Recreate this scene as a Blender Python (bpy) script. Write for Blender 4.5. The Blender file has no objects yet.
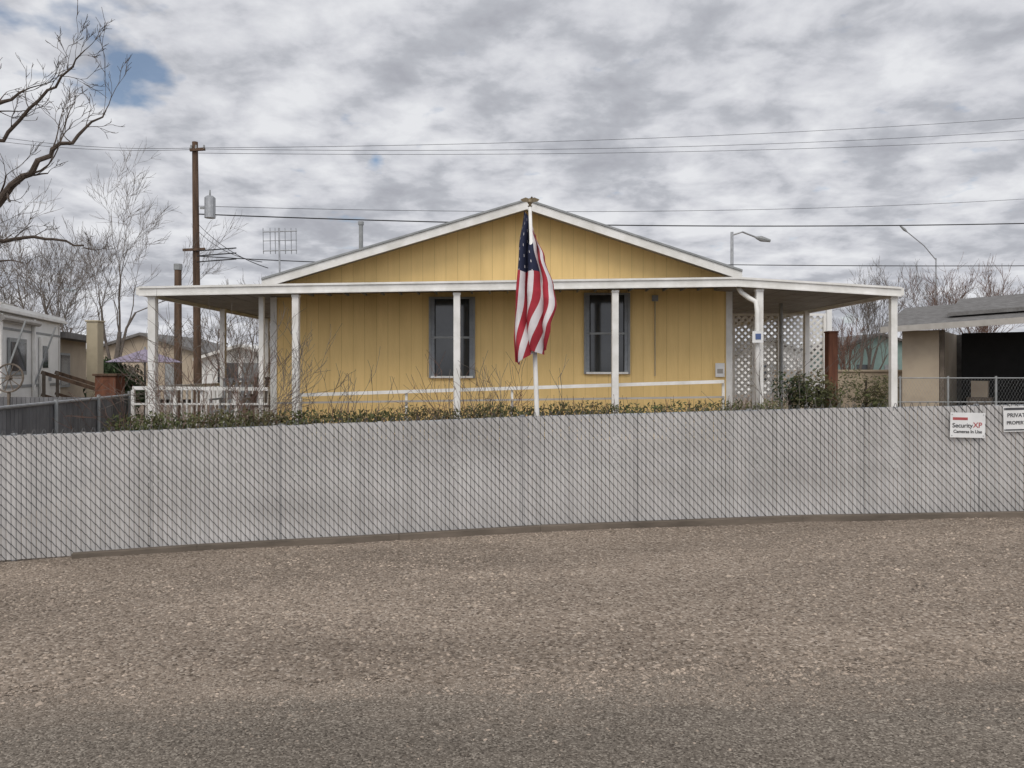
import bpy, math, random
from mathutils import Vector, noise as mn
R = random.Random(7)
sc = bpy.context.scene
CZ = 1.65; FP = 800.0; HY = 370.0
def S(px, py, d):            # image pixel coordinates and depth, projected through the camera -> metres
    return Vector(((px-512)/FP*d, d, CZ+(HY-py)/FP*d))
def gz(x, y=6.0):
    xx = max(-9, min(9, x))
    z = 0.024*xx-0.035
    if 4.4 < y < 9: z += 0.014*mn.noise(Vector((x*0.9, y*0.9, 0)))
    return z

# ------------------------------------------------------------ materials
MC = {}
def mat(name, c1, c2=None, rough=0.8, scale=4.0, bump=0.0, bscale=60.0, metal=0.0, island=0.0, stretch=(1,1,1), spec=0.3, detail=3):
    if name in MC: return MC[name]
    m = bpy.data.materials.new(name); m.use_nodes = True
    nt = m.node_tree; N = nt.nodes; L = nt.links
    b = N['Principled BSDF']; b.inputs['Roughness'].default_value = rough
    b.inputs['Metallic'].default_value = metal
    b.inputs['Specular IOR Level'].default_value = spec
    if c2 is None: c2 = tuple(x*0.8 for x in c1)
    tc = N.new('ShaderNodeTexCoord'); mp = N.new('ShaderNodeMapping')
    mp.inputs['Scale'].default_value = stretch
    L.new(tc.outputs['Object'], mp.inputs['Vector'])
    nz = N.new('ShaderNodeTexNoise'); nz.inputs['Scale'].default_value = scale; nz.inputs['Detail'].default_value = detail
    nz.inputs['Roughness'].default_value = 0.65
    L.new(mp.outputs[0], nz.inputs['Vector'])
    rp = N.new('ShaderNodeMapRange'); rp.inputs[1].default_value = 0.33; rp.inputs[2].default_value = 0.67
    L.new(nz.outputs['Fac'], rp.inputs[0])
    mx = N.new('ShaderNodeMix'); mx.data_type = 'RGBA'
    mx.inputs[6].default_value = (*c1, 1); mx.inputs[7].default_value = (*c2, 1)
    L.new(rp.outputs[0], mx.inputs[0])
    out = mx.outputs[2]
    if island > 0:
        g = N.new('ShaderNodeNewGeometry')
        r2 = N.new('ShaderNodeMapRange'); r2.inputs[3].default_value = 1-island; r2.inputs[4].default_value = 1+island
        L.new(g.outputs['Random Per Island'], r2.inputs[0])
        vm = N.new('ShaderNodeVectorMath'); vm.operation = 'SCALE'
        L.new(out, vm.inputs[0]); L.new(r2.outputs[0], vm.inputs['Scale']); out = vm.outputs[0]
    L.new(out, b.inputs['Base Color'])
    if bump > 0:
        n2 = N.new('ShaderNodeTexNoise'); n2.inputs['Scale'].default_value = bscale; n2.inputs['Detail'].default_value = 2
        L.new(mp.outputs[0], n2.inputs['Vector'])
        bp = N.new('ShaderNodeBump'); bp.inputs['Strength'].default_value = bump; bp.inputs['Distance'].default_value = 0.01
        L.new(n2.outputs['Fac'], bp.inputs['Height']); L.new(bp.outputs[0], b.inputs['Normal'])
    MC[name] = m; return m

def pebble_mat(name, cols, vs, big, bumpd, patch=(0.8, 1.15), edge=None):
    m = bpy.data.materials.new(name); m.use_nodes = True
    nt = m.node_tree; N = nt.nodes; L = nt.links; b = N['Principled BSDF']
    b.inputs['Roughness'].default_value = 0.92; b.inputs['Specular IOR Level'].default_value = 0.15
    tc = N.new('ShaderNodeTexCoord')
    v = N.new('ShaderNodeTexVoronoi'); v.inputs['Scale'].default_value = vs
    L.new(tc.outputs['Object'], v.inputs['Vector'])
    sep = N.new('ShaderNodeSeparateColor'); L.new(v.outputs['Color'], sep.inputs[0])
    def ramp(cc):
        cr = N.new('ShaderNodeValToRGB'); L.new(sep.outputs[0], cr.inputs[0])
        el = cr.color_ramp.elements
        el[0].position = 0; el[0].color = (*cc[0], 1); el[1].position = 1; el[1].color = (*cc[-1], 1)
        for i in range(1, len(cc)-1):
            e = el.new(i/(len(cc)-1)); e.color = (*cc[i], 1)
        return cr.outputs[0]
    col = ramp(cols)
    nz = N.new('ShaderNodeTexNoise'); nz.inputs['Scale'].default_value = big; nz.inputs['Detail'].default_value = 5
    mp = N.new('ShaderNodeMapping'); mp.inputs['Scale'].default_value = (0.35, 1.3, 1)
    L.new(tc.outputs['Object'], mp.inputs[0]); L.new(mp.outputs[0], nz.inputs['Vector'])
    if edge:     # dust and washed-in grit toward the shoulder (depends on real road position)
        c2, y0, y1 = edge
        s3 = N.new('ShaderNodeSeparateXYZ'); L.new(tc.outputs['Object'], s3.inputs[0])
        mr0 = N.new('ShaderNodeMapRange'); mr0.inputs[1].default_value = y0; mr0.inputs[2].default_value = y1
        mr0.clamp = False
        L.new(s3.outputs[1], mr0.inputs[0])
        ne = N.new('ShaderNodeTexNoise'); ne.inputs['Scale'].default_value = 2.2; ne.inputs['Detail'].default_value = 7; ne.inputs['Roughness'].default_value = 0.7
        L.new(mp.outputs[0], ne.inputs['Vector'])
        sb = N.new('ShaderNodeMath'); sb.operation = 'MULTIPLY_ADD'; L.new(ne.outputs['Fac'], sb.inputs[0]); sb.inputs[1].default_value = 2.2; sb.inputs[2].default_value = -1.1
        aa = N.new('ShaderNodeMath'); aa.operation = 'ADD'; aa.use_clamp = True; L.new(sb.outputs[0], aa.inputs[0]); L.new(mr0.outputs[0], aa.inputs[1])
        mm = N.new('ShaderNodeMix'); mm.data_type = 'RGBA'; L.new(aa.outputs[0], mm.inputs[0]); L.new(col, mm.inputs[6]); L.new(ramp(c2), mm.inputs[7]); col = mm.outputs[2]
    mr = N.new('ShaderNodeMapRange'); mr.inputs[1].default_value = 0.3; mr.inputs[2].default_value = 0.7
    mr.inputs[3].default_value = patch[0]; mr.inputs[4].default_value = patch[1]
    L.new(nz.outputs['Fac'], mr.inputs[0])
    vm = N.new('ShaderNodeVectorMath'); vm.operation = 'SCALE'
    L.new(col, vm.inputs[0]); L.new(mr.outputs[0], vm.inputs['Scale'])
    L.new(vm.outputs[0], b.inputs['Base Color'])
    bp = N.new('ShaderNodeBump'); bp.inputs['Strength'].default_value = 0.8; bp.inputs['Distance'].default_value = bumpd; bp.invert = True
    L.new(v.outputs['Distance'], bp.inputs['Height']); L.new(bp.outputs[0], b.inputs['Normal'])
    return m

GC=[(0.095,0.074,0.056),(0.20,0.16,0.125),(0.275,0.222,0.175),(0.235,0.192,0.152),(0.44,0.375,0.31)]
M_gravel = pebble_mat('gravel_mat', GC, 62, 0.9, 0.010, (0.80,1.2))
M_asph = pebble_mat('asphalt_mat', [(0.07,0.058,0.046),(0.13,0.11,0.089),(0.165,0.14,0.114),(0.19,0.163,0.134),(0.33,0.29,0.24)], 115, 1.2, 0.004, (0.85,1.12), (GC,3.75,4.55))
M_stone = mat('stone_mat', (0.33,0.27,0.215), (0.20,0.163,0.13), 0.9, 3, island=0.6)
M_yel = mat('yellow_siding', (0.84,0.605,0.265), (0.73,0.52,0.222), 0.8, 2.5, 0.25, 45, stretch=(1.6,1,0.22), island=0.03, detail=6)
M_yelb = mat('yellow_groove', (0.46,0.32,0.13), None, 0.8)
M_white = mat('white_paint', (0.80,0.79,0.76), (0.64,0.63,0.59), 0.55, 3, 0.1, 40)
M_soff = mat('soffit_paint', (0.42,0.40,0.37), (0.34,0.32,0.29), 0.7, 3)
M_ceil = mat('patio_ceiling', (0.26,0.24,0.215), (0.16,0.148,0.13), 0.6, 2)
M_metal = mat('galvanised', (0.42,0.43,0.44), (0.3,0.31,0.32), 0.45, 8, metal=0.6)
M_wire = mat('fence_wire', (0.13,0.13,0.13), (0.07,0.07,0.07), 0.6, 5, metal=0.1)
M_slat = mat('vinyl_slat', (0.50,0.487,0.475), (0.38,0.368,0.355), 0.5, 0.9, island=0.08, stretch=(0.6,1,2.2), detail=6)
M_dark = mat('dark_void', (0.02,0.02,0.02), None, 0.9)
M_glass = mat('window_glass', (0.015,0.018,0.02), (0.03,0.034,0.036), 0.08, 3, spec=0.6)
M_blind = mat('window_blind', (0.36,0.38,0.40), (0.28,0.3,0.32), 0.7, 6)
M_frame = mat('window_frame', (0.30,0.31,0.31), (0.22,0.23,0.23), 0.5, 6)
M_bark = mat('bark', (0.10,0.078,0.062), (0.05,0.038,0.03), 0.95, 12, 0.6, 50)
M_barkg = mat('bark_grey', (0.17,0.145,0.125), (0.10,0.086,0.074), 0.95, 12)
M_barkr = mat('bark_red', (0.17,0.105,0.078), (0.10,0.06,0.048), 0.95, 12)
M_pole = mat('pole_wood', (0.14,0.09,0.06), (0.065,0.043,0.03), 0.95, 3, 0.5, 30, stretch=(4,4,0.4))
M_rwood = mat('red_wood', (0.19,0.08,0.045), (0.10,0.04,0.025), 0.85, 3, 0.3, 30, stretch=(4,4,0.4))
M_kerb = mat('kerb_timber', (0.17,0.14,0.112), (0.09,0.075,0.06), 0.95, 4, 0.5, 40, stretch=(0.3,1,1))
M_leafj = mat('juniper_leaf', (0.065,0.085,0.03), (0.09,0.075,0.038), 0.9, 1.6, island=0.6)
M_leafg = mat('green_leaf', (0.045,0.07,0.03), (0.03,0.045,0.02), 0.9, 2, island=0.5)
M_black = mat('black_cable', (0.025,0.025,0.027), None, 0.7)
M_greyfence = mat('grey_fence', (0.16,0.16,0.165), (0.10,0.10,0.105), 0.8, 2, island=0.15)
M_cream = mat('cream_wall', (0.44,0.37,0.28), (0.36,0.30,0.23), 0.85, 1.5, 0.2)
M_offw = mat('offwhite_siding', (0.80,0.80,0.78), (0.68,0.68,0.66), 0.6, 1.2)
M_tan = mat('tan_panel', (0.44,0.38,0.27), (0.36,0.31,0.22), 0.8, 2)
M_roofg = mat('roof_shingle', (0.19,0.185,0.18), (0.12,0.115,0.11), 0.9, 6, 0.4)
M_teal = mat('teal_siding', (0.24,0.33,0.30), (0.19,0.27,0.25), 0.8, 2)
M_red = mat('flag_red', (0.36,0.03,0.045), (0.28,0.022,0.033), 0.8, 6)
M_fw = mat('flag_white', (0.66,0.62,0.62), (0.56,0.53,0.54), 0.8, 6)
M_blue = mat('flag_blue', (0.018,0.022,0.05), (0.012,0.016,0.04), 0.8, 6)
M_gold = mat('finial_bronze', (0.25,0.2,0.13), None, 0.5, metal=0.5)
M_signw = mat('sign_white', (0.74,0.74,0.73), (0.64,0.64,0.63), 0.5, 5)
M_signr = mat('sign_red', (0.42,0.09,0.09), None, 0.5)
M_signk = mat('sign_ink', (0.07,0.07,0.075), None, 0.6)
M_signb = mat('sign_blue', (0.08,0.12,0.26), None, 0.5)
M_umb = mat('umbrella_cloth', (0.30,0.26,0.33), (0.22,0.19,0.25), 0.9)

# ------------------------------------------------------------ builder
class B:
    def __init__(s): s.v=[]; s.f=[]; s.m=[]; s.mats=[]
    def mi(s, m):
        if m not in s.mats: s.mats.append(m)
        return s.mats.index(m)
    def poly(s, pts, m):
        k=len(s.v); s.v += [tuple(p) for p in pts]; s.f.append(tuple(range(k,k+len(pts)))); s.m.append(s.mi(m))
    def box(s, x0,x1,y0,y1,z0,z1, m):
        s.hexa([(x0,y0,z0),(x1,y0,z0),(x1,y1,z0),(x0,y1,z0),(x0,y0,z1),(x1,y0,z1),(x1,y1,z1),(x0,y1,z1)], m)
    def hexa(s, p, m):
        k=len(s.v); s.v += [tuple(q) for q in p]; i=s.mi(m)
        for f in ((0,3,2,1),(4,5,6,7),(0,1,5,4),(1,2,6,5),(2,3,7,6),(3,0,4,7)):
            s.f.append(tuple(k+a for a in f)); s.m.append(i)
    def beam(s, a, b, w, h, m):
        a=Vector(a); b=Vector(b); d=(b-a)
        side=d.cross(Vector((0,0,1)))
        if side.length<1e-6: side=Vector((1,0,0))
        side.normalize(); up=side.cross(d).normalized()
        S_=side*w/2; U=up*h/2
        s.hexa([a-S_-U,b-S_-U,b+S_-U,a+S_-U,a-S_+U,b-S_+U,b+S_+U,a+S_+U], m)
    def tube(s, pts, rads, m, n=5, cap=True):
        pts=[Vector(p) for p in pts]
        if not isinstance(rads,(list,tuple)): rads=[rads]*len(pts)
        k=len(s.v); i=s.mi(m); t0=(pts[1]-pts[0]).normalized()
        ref=Vector((0,0,1)) if abs(t0.z)<0.8 else Vector((1,0,0))
        for j,p in enumerate(pts):
            t=(pts[min(j+1,len(pts)-1)]-pts[max(j-1,0)]).normalized()
            u=t.cross(ref)
            if u.length<1e-4: u=t.cross(Vector((0,1,0)))
            u.normalize(); w=t.cross(u)
            for a in range(n):
                an=2*math.pi*a/n
                s.v.append(tuple(p+(u*math.cos(an)+w*math.sin(an))*rads[j]))
        for j in range(len(pts)-1):
            for a in range(n):
                s.f.append((k+j*n+a,k+j*n+(a+1)%n,k+(j+1)*n+(a+1)%n,k+(j+1)*n+a)); s.m.append(i)
        if cap:
            s.f.append(tuple(k+a for a in range(n))[::-1]); s.m.append(i)
            e=k+(len(pts)-1)*n
            s.f.append(tuple(e+a for a in range(n))); s.m.append(i)
    def make(s, name, parent=None, smooth=False, bevel=0):
        me=bpy.data.meshes.new(name); me.from_pydata(s.v,[],s.f)
        for m in s.mats: me.materials.append(m)
        me.polygons.foreach_set('material_index', s.m)
        if smooth: me.polygons.foreach_set('use_smooth',[True]*len(s.f))
        me.update()
        o=bpy.data.objects.new(name,me); sc.collection.objects.link(o)
        if parent: o.parent=parent
        if bevel:
            md=o.modifiers.new('b','BEVEL'); md.width=bevel; md.segments=2; md.limit_method='ANGLE'
        return o
def empty(name, loc=(0,0,0)):
    o=bpy.data.objects.new(name,None); sc.collection.objects.link(o); return o

# ------------------------------------------------------------ ground / road
def frange(a,b,st):
    o=[]; x=a
    while x<b-1e-6: o.append(x); x+=st
    return o
xs=[-700,-300,-120,-60,-30,-18,-12]+frange(-9,9,0.3)+[9,12,18,30,60,120,300,700]
ys=[-200,-60,-20,-8,-2,2]+frange(3.5,9.2,0.25)+[9.5,12,16,22,30,45,70,120,250,600,1500]
g=B()
for y in ys:
    for x in xs: g.v.append((x,y,gz(x,y)))
mi=g.mi(M_gravel); nx=len(xs)
for j in range(len(ys)-1):
    for i in range(nx-1):
        g.f.append((j*nx+i,j*nx+i+1,(j+1)*nx+i+1,(j+1)*nx+i)); g.m.append(mi)
g.make('ground', smooth=True)
def redge(x): return 4.38+0.02*x+0.16*mn.noise(Vector((x*0.8,3.1,0)))+0.10*mn.noise(Vector((x*4,7.1,0)))+0.05*mn.noise(Vector((x*14,1.1,0)))
r=B(); rx=[-60,-30,-15]+frange(-9,9,0.05)+[9,15,30,60]
for x in rx:
    r.v.append((x,-7,gz(x,0)+0.006)); r.v.append((x,3.3,gz(x,0)+0.006)); r.v.append((x,redge(x),gz(x,0)+0.006))
k=r.mi(M_asph)
for i in range(len(rx)-1):
    for q in (0,1):
        r.f.append((3*i+q,3*i+3+q,3*i+4+q,3*i+1+q)); r.m.append(k)
r.make('asphalt_road')

def stone(b, x, y, z, s, m):
    k=len(b.v); a=R.uniform(0,6.28); ca,sa=math.cos(a),math.sin(a)
    sx=s*R.uniform(0.8,1.5); sy=s*R.uniform(0.6,1.0); sz=s*R.uniform(0.35,0.75)
    for (px,py,pz) in ((1,0.1,0),(0.3,0.9,0.1),(-0.8,0.5,0),(-0.7,-0.7,0.1),(0.5,-0.9,0),(0.3,0.1,1),(-0.35,-0.15,0.85)):
        px=px*sx*R.uniform(.8,1.2); py=py*sy*R.uniform(.8,1.2)
        b.v.append((x+px*ca-py*sa, y+px*sa+py*ca, z+pz*sz-0.15*sz))
    for f in ((0,1,5),(1,2,6,5),(2,3,6),(3,4,5,6),(4,0,5)):
        b.f.append(tuple(k+q for q in f)); b.m.append(0)
st=B(); st.mi(M_stone)
for i in range(48000):
    y=R.uniform(4.15,8.9); x=R.uniform(-0.72,0.72)*y
    dens=0.62+1.3*mn.noise(Vector((x*0.45,y*1.9,5)))
    if R.random()>dens: continue
    s=0.0045+0.012*R.random()**2.2
    if R.random()<0.015: s*=1.7
    stone(st,x,y,gz(x,y)+(0.006 if y<redge(x) else 0),s,M_stone)
for i in range(7000):
    y=4.45-abs(R.gauss(0,0.4)); x=R.uniform(-3.4,3.4)
    if mn.noise(Vector((x*1.1,y*2.5,9)))<-0.12: continue
    stone(st,x,y,gz(x,0)+0.006,0.003+0.008*R.random()**2,M_stone)
st.make('loose_gravel')

# ------------------------------------------------------------ chain link fence
FP_=[(-9.5,6.6),(-4.8,7.5),(-3.07,7.87),(-1.14,8.13),(0.29,8.34),(3.08,8.56),(5.44,8.52),(10.5,8.45)]
def fpath(step):
    out=[]; carry=0
    for (x0,y0),(x1,y1) in zip(FP_[:-1],FP_[1:]):
        L=math.hypot(x1-x0,y1-y0); t=carry
        while t<L:
            out.append((x0+(x1-x0)*t/L,y0+(y1-y0)*t/L,(x1-x0)/L,(y1-y0)/L)); t+=step
        carry=t-L
    return out
fence=empty('chain_link_fence')
H=1.2; P=0.043; VP=0.094
sl=B(); wi=B(); sl.mi(M_slat); wi.mi(M_wire)
for idx,(x,y,tx,ty) in enumerate(fpath(P)):
    z0=gz(x)+0.02; nxn,nyn=ty,-tx      # normal toward road
    w=0.0195; top=z0+H-0.03+R.uniform(-.008,.008); j=R.uniform(-.002,.002)
    k=len(sl.v); lean=R.uniform(-.0015,.0015)
    for zz,ln in ((z0,0),(top,lean)):
        for a,dn in ((-w,-0.001),(-w*0.55,0.004),(w*0.55,0.004),(w,-0.001)):
            sl.v.append((x+tx*(a+ln)+nxn*(dn+j), y+ty*(a+ln)+nyn*(dn+j), zz))
    for q in range(3):
        sl.f.append((k+q,k+q+1,k+5+q,k+4+q)); sl.m.append(0)
    n=int(H/VP)+2
    for q in range(n):
        zb=z0+q*VP-(0.5*VP if idx%2 else 0)
        zt=zb+VP*0.58
        if zt>z0+H+0.005 or zb<z0-0.03: continue
        wi.tube([(x-tx*P/2+nxn*0.003,y-ty*P/2+nyn*0.003,zt),(x+nxn*0.0105,y+nyn*0.0105,(zb+zt)/2),(x+tx*P/2+nxn*0.003,y+ty*P/2+nyn*0.003,zb)],0.0040,M_wire,3,False)
    zt=z0+H
    if idx%2==0:
        wi.tube([(x-tx*P/2,y-ty*P/2,zt-0.04),(x-tx*0.004,y-ty*0.004,zt+0.015),(x+tx*0.006,y+ty*0.006,zt+0.015),(x+tx*P/2,y+ty*P/2,zt-0.04)],0.0035,M_wire,3,False)
sl.make('slats',fence); wi.make('wire_mesh',fence)
rl=B()
for (x0,y0),(x1,y1) in zip(FP_[:-1],FP_[1:]):
    a=Vector((x0,y0+0.04,gz(x0)+H-0.03)); b=Vector((x1,y1+0.04,gz(x1)+H-0.03))
    rl.tube([a,b],0.02,M_metal,8)
    a.z-=H-0.06; b.z-=H-0.06
    rl.tube([a,b],0.004,M_metal,5)
for i,(x,y,tx,ty) in enumerate(fpath(1.22)):
    nxn,nyn=ty,-tx
    if i%2==0: rl.tube([(x,y+0.045,gz(x)-0.05),(x,y+0.045,gz(x)+H+0.005)],0.028,M_metal,10)
    if i%3!=1:
        q=Vector((x+nxn*0.014,y+nyn*0.014,0)); rl.tube([(q.x,q.y,gz(x)+0.03),(q.x,q.y,gz(x)+H)],0.0024,M_wire,4)
rl.make('rails_and_posts',fence)
kb=B()
pts=[(-4.15,7.55)]+[(a,b-0.05) for a,b in FP_[2:]]
for (x0,y0),(x1,y1) in zip(pts[:-1],pts[1:]):
    kb.beam((x0,y0,gz(x0)+0.02),(x1,y1,gz(x1)+0.02),0.07,0.085,M_kerb)
kb.make('timber_edging',bevel=0.008)

# signs on the fence
def text(s, loc, size, m, parent, sx=1.0, rz=0.0):
    c=bpy.data.curves.new('lettering','FONT'); c.body=s; c.size=size; c.align_x='CENTER'; c.align_y='CENTER'; c.extrude=0.0008; c.offset=0.0008
    o=bpy.data.objects.new('lettering',c); sc.collection.objects.link(o); c.materials.append(m)
    o.location=loc; o.rotation_euler=(math.pi/2,0,rz); o.scale=(sx,1,1); o.parent=parent; return o
def sign(cx,cy,cz,w,h,tilt,lines,bands,name):
    e=empty(name); b=B()
    def pt(a,d,c): 
        ca,sa=math.cos(tilt),math.sin(tilt); return (cx+a*ca-c*sa,cy+d,cz+a*sa+c*ca)
    def plate(a0,a1,c0,c1,d0,d1,m):
        b.hexa([pt(a0,d0,c0),pt(a1,d0,c0),pt(a1,d1,c0),pt(a0,d1,c0),pt(a0,d0,c1),pt(a1,d0,c1),pt(a1,d1,c1),pt(a0,d1,c1)],m)
    plate(-w/2,w/2,-h/2,h/2,0,0.004,M_signw)
    for (a0,a1,c0,c1,m) in bands: plate(a0*w,a1*w,c0*h,c1*h,-0.002,-0.0005,m)
    for a in (-0.45,0.45):
        for c in (-0.42,0.42): plate(a*w-0.005,a*w+0.005,c*h-0.005,c*h+0.005,-0.004,-0.0005,M_metal)
    b.make('plate',e,bevel=0.001)
    for (s,a,c,sz,m) in lines:
        t=text(s,pt(a*w,-0.003,c*h),sz,m,e); t.rotation_euler=(math.pi/2,-tilt,0)
sign(4.83,8.48,1.065,0.37,0.265,-0.02,[('Security',-0.15,-0.02,0.066,M_signk),('XP',0.28,0.0,0.078,M_signr),('Cameras In Use',0,-0.26,0.047,M_signk)],
     [(-0.43,0.0,0.20,0.31,M_signr)],'security_sign')
sign(5.36,8.48,1.13,0.30,0.265,0.02,[('PRIVATE',0,0.15,0.060,M_signk),('PROPERTY',0,-0.15,0.050,M_signk)],
     [(-0.48,0.48,0.36,0.46,M_signk),(-0.48,0.48,-0.46,-0.40,M_signk)],'private_property_sign')

# ------------------------------------------------------------ house
house=empty('yellow_mobile_home')
WY=14.0; XL,XR=-4.2,3.82; PK=(0.25,4.46); EL=(-4.14,3.15); ER=(3.78,3.30)
def roofz(x):
    if x<PK[0]: return EL[1]+(PK[1]-EL[1])*(x-EL[0])/(PK[0]-EL[0])
    return ER[1]+(PK[1]-ER[1])*(ER[0]-x)/(ER[0]-PK[0])
w=B()
w.poly([(XL,WY,0),(XR,WY,0),(XR,WY,roofz(XR)),(PK[0],WY,PK[1]),(XL,WY,roofz(XL))],M_yelb)
w.poly([(XL,WY,0),(XL,28,0),(XL,28,roofz(XL)),(XL,WY,roofz(XL))],M_yel)
w.poly([(XR,28,0),(XR,WY,0),(XR,WY,roofz(XR)),(XR,28,roofz(XR))],M_yel)
w.poly([(XR,28,0),(XL,28,0),(XL,28,roofz(XL)),(PK[0],28,PK[1]),(XR,28,roofz(XR))],M_yel)
w.make('walls',house)
w=B(); x=XL; bw=0.203
while x<XR-0.01:
    a=x+0.002; b=min(x+bw,XR)-0.002
    segs=[(a,b)] if not(a<PK[0]<b) else [(a,PK[0]),(PK[0],b)]
    for (p,q) in segs:
        w.hexa([(p,WY-0.006,0.25),(q,WY-0.006,0.25),(q,WY-0.001,0.25),(p,WY-0.001,0.25),
            (p,WY-0.006,roofz(p)-0.03),(q,WY-0.006,roofz(q)-0.03),(q,WY-0.001,roofz(q)-0.03),(p,WY-0.001,roofz(p)-0.03)],M_yel)
    x+=bw
w.make('siding_boards',house)
w=B(); RY0,RY1=13.5,28.4
def slab(xa,za,xb,zb,y0,y1,t,mt,mb):
    w.hexa([(xa,y0,za),(xb,y0,zb),(xb,y1,zb),(xa,y1,za),(xa,y0,za+t),(xb,y0,zb+t),(xb,y1,zb+t),(xa,y1,za+t)],mt)
eL=(EL[0]-0.08,roofz(EL[0]-0.08)); eR=(ER[0]+0.1,roofz(ER[0]+0.1))
slab(eL[0],eL[1],PK[0],PK[1],RY0+0.03,RY1,0.05,M_roofg,0); slab(PK[0],PK[1],eR[0],eR[1],RY0+0.03,RY1,0.05,M_roofg,0)
w.make('roof',house)
w=B()
for (p,q) in (((eL[0],eL[1]),PK),(PK,(eR[0],eR[1]))):
    def strip(z0,z1,y0,y1,m):
        w.hexa([(p[0],y0,p[1]+z0),(q[0],y0,q[1]+z0),(q[0],y1,q[1]+z0),(p[0],y1,p[1]+z0),(p[0],y0,p[1]+z1),(q[0],y0,q[1]+z1),(q[0],y1,q[1]+z1),(p[0],y1,p[1]+z1)],m)
    strip(-0.10,0.04,RY0-0.02,RY0+0.005,M_white)
    strip(0.042,0.075,RY0-0.045,RY0+0.025,M_frame)
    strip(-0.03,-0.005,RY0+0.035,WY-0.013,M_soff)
w.make('rake_trim',house)
w=B()
w.box(XL-0.02,XL+0.09,WY-0.03,WY-0.0125,0.2,3.1,M_white); w.box(XR-0.08,XR+0.03,WY-0.03,WY-0.0125,0.2,3.15,M_white)
w.make('corner_trim',house)
for (pxa,pxb,pya,pyb) in ((429,475,297,378),(584,630,293,374)):
    a=S(pxa,pya,WY-0.03); b=S(pxb,pyb,WY-0.03); x0,x1,z1,z0=a.x,b.x,a.z,b.z
    w=B(); y0=WY-0.06
    t=0.035
    w.box(x0,x0+t,y0,WY-0.0125,z0,z1,M_frame); w.box(x1-t,x1,y0,WY-0.0125,z0,z1,M_frame)
    w.box(x0+t,x1-t,y0,WY-0.0125,z1-t,z1,M_frame); w.box(x0+t,x1-t,y0-0.02,WY-0.0125,z0,z0+t,M_white)
    zm=(z0+z1)/2
    w.box(x0+t,x1-t,y0+0.012,WY-0.0125,zm-0.018,zm+0.018,M_frame)
    w.box(x0+0.10,x0+0.115,y0+0.014,WY-0.02,z0+t,z1-t,M_dark); w.box(x1-0.115,x1-0.10,y0+0.014,WY-0.02,z0+t,z1-t,M_dark)
    for zz in frange(z0+t,z1-t,0.022):
        w.box(x0+t,x0+0.10,y0+0.03,y0+0.036,zz,zz+0.019,M_blind); w.box(x1-0.10,x1-t,y0+0.03,y0+0.036,zz,zz+0.019,M_blind)
    w.box(x0+0.115,x1-0.115,y0+0.03,y0+0.036,z0+t,z1-t,M_glass)
    w.box(x0+t,x1-t,y0+0.038,WY-0.0125,z0+t,z1-t,M_dark)
    w.make('window',house)
w=B()
p=S(655,300,WY-0.04); q=S(655,376,WY-0.04); w.tube([p,q],0.010,M_tan,8)
w.box(p.x-0.05,p.x+0.05,WY-0.07,WY-0.0125,p.z-0.02,p.z+0.08,M_frame)
p=S(720,370,WY-0.04); w.box(p.x-0.08,p.x+0.08,WY-0.045,WY-0.035,p.z-0.12,p.z+0.12,M_signw); w.box(p.x-0.05,p.x+0.05,WY-0.049,WY-0.046,p.z-0.06,p.z+0.02,M_soff)
w.make('conduit_and_notice',house)
w=B(); p=S(361,224,17); w.tube([p,Vector((p.x,17,3.7))],0.045,M_frame,10); w.tube([p+Vector((0,0,-0.02)),p+Vector((0,0,0.05))],0.06,M_frame,10)
w.make('vent_pipe',house)

# ---- porch roof
PY=12.6
pr=B()
top=[S(140,287.5,PY),S(272,285,PY),S(527,281,PY),S(737,278,PY),S(900,288,PY)]
for a,b in zip(top[:-1],top[1:]):
    def st_(z0,z1,y0,y1,m):
        pr.hexa([(a.x,y0,a.z+z0),(b.x,y0,b.z+z0),(b.x,y1,b.z+z0),(a.x,y1,a.z+z0),(a.x,y0,a.z+z1),(b.x,y0,b.z+z1),(b.x,y1,b.z+z1),(a.x,y1,a.z+z1)],m)
    st_(-0.125,0,PY-0.03,PY,M_white)
    st_(-0.02,0.012,PY-0.055,PY-0.032,M_white)
    st_(-0.14,-0.118,PY-0.05,PY-0.032,M_white)
    y1=13.985 if (a.x>-4.2 and b.x<3.9) else 26
    n=max(1,int((b.x-a.x)/0.3))
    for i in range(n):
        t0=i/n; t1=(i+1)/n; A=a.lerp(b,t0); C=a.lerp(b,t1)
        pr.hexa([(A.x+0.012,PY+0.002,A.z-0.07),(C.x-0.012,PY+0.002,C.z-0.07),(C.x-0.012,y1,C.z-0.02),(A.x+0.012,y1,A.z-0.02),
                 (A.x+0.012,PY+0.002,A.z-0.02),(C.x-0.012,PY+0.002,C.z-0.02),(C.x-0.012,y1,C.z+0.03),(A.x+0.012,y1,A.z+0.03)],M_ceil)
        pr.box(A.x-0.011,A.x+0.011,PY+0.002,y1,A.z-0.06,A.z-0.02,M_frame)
for e,sg in ((top[0],-1),(top[-1],1)):
    pr.box(e.x-0.05 if sg<0 else e.x, e.x if sg<0 else e.x+0.05, PY-0.03,26,e.z-0.12,e.z+0.0,M_white)
pr.make('porch_roof',house)
po=B()
def post(px,d,wd,zt=None,m=M_white):
    p=S(px,295,d); zt=zt if zt else p.z
    po.box(p.x-wd/2,p.x+wd/2,d-wd/2,d+wd/2,gz(p.x)-0.05,zt-0.04,m)
    po.box(p.x-wd/2-0.008,p.x+wd/2+0.008,d-wd/2-0.008,d+wd/2+0.008,zt-0.04,zt,m)
    po.box(p.x-wd/2-0.03,p.x+wd/2+0.03,d-wd/2-0.03,d+wd/2+0.03,gz(p.x),gz(p.x)+0.03,m)
zf=top[0].z-0.145
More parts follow.
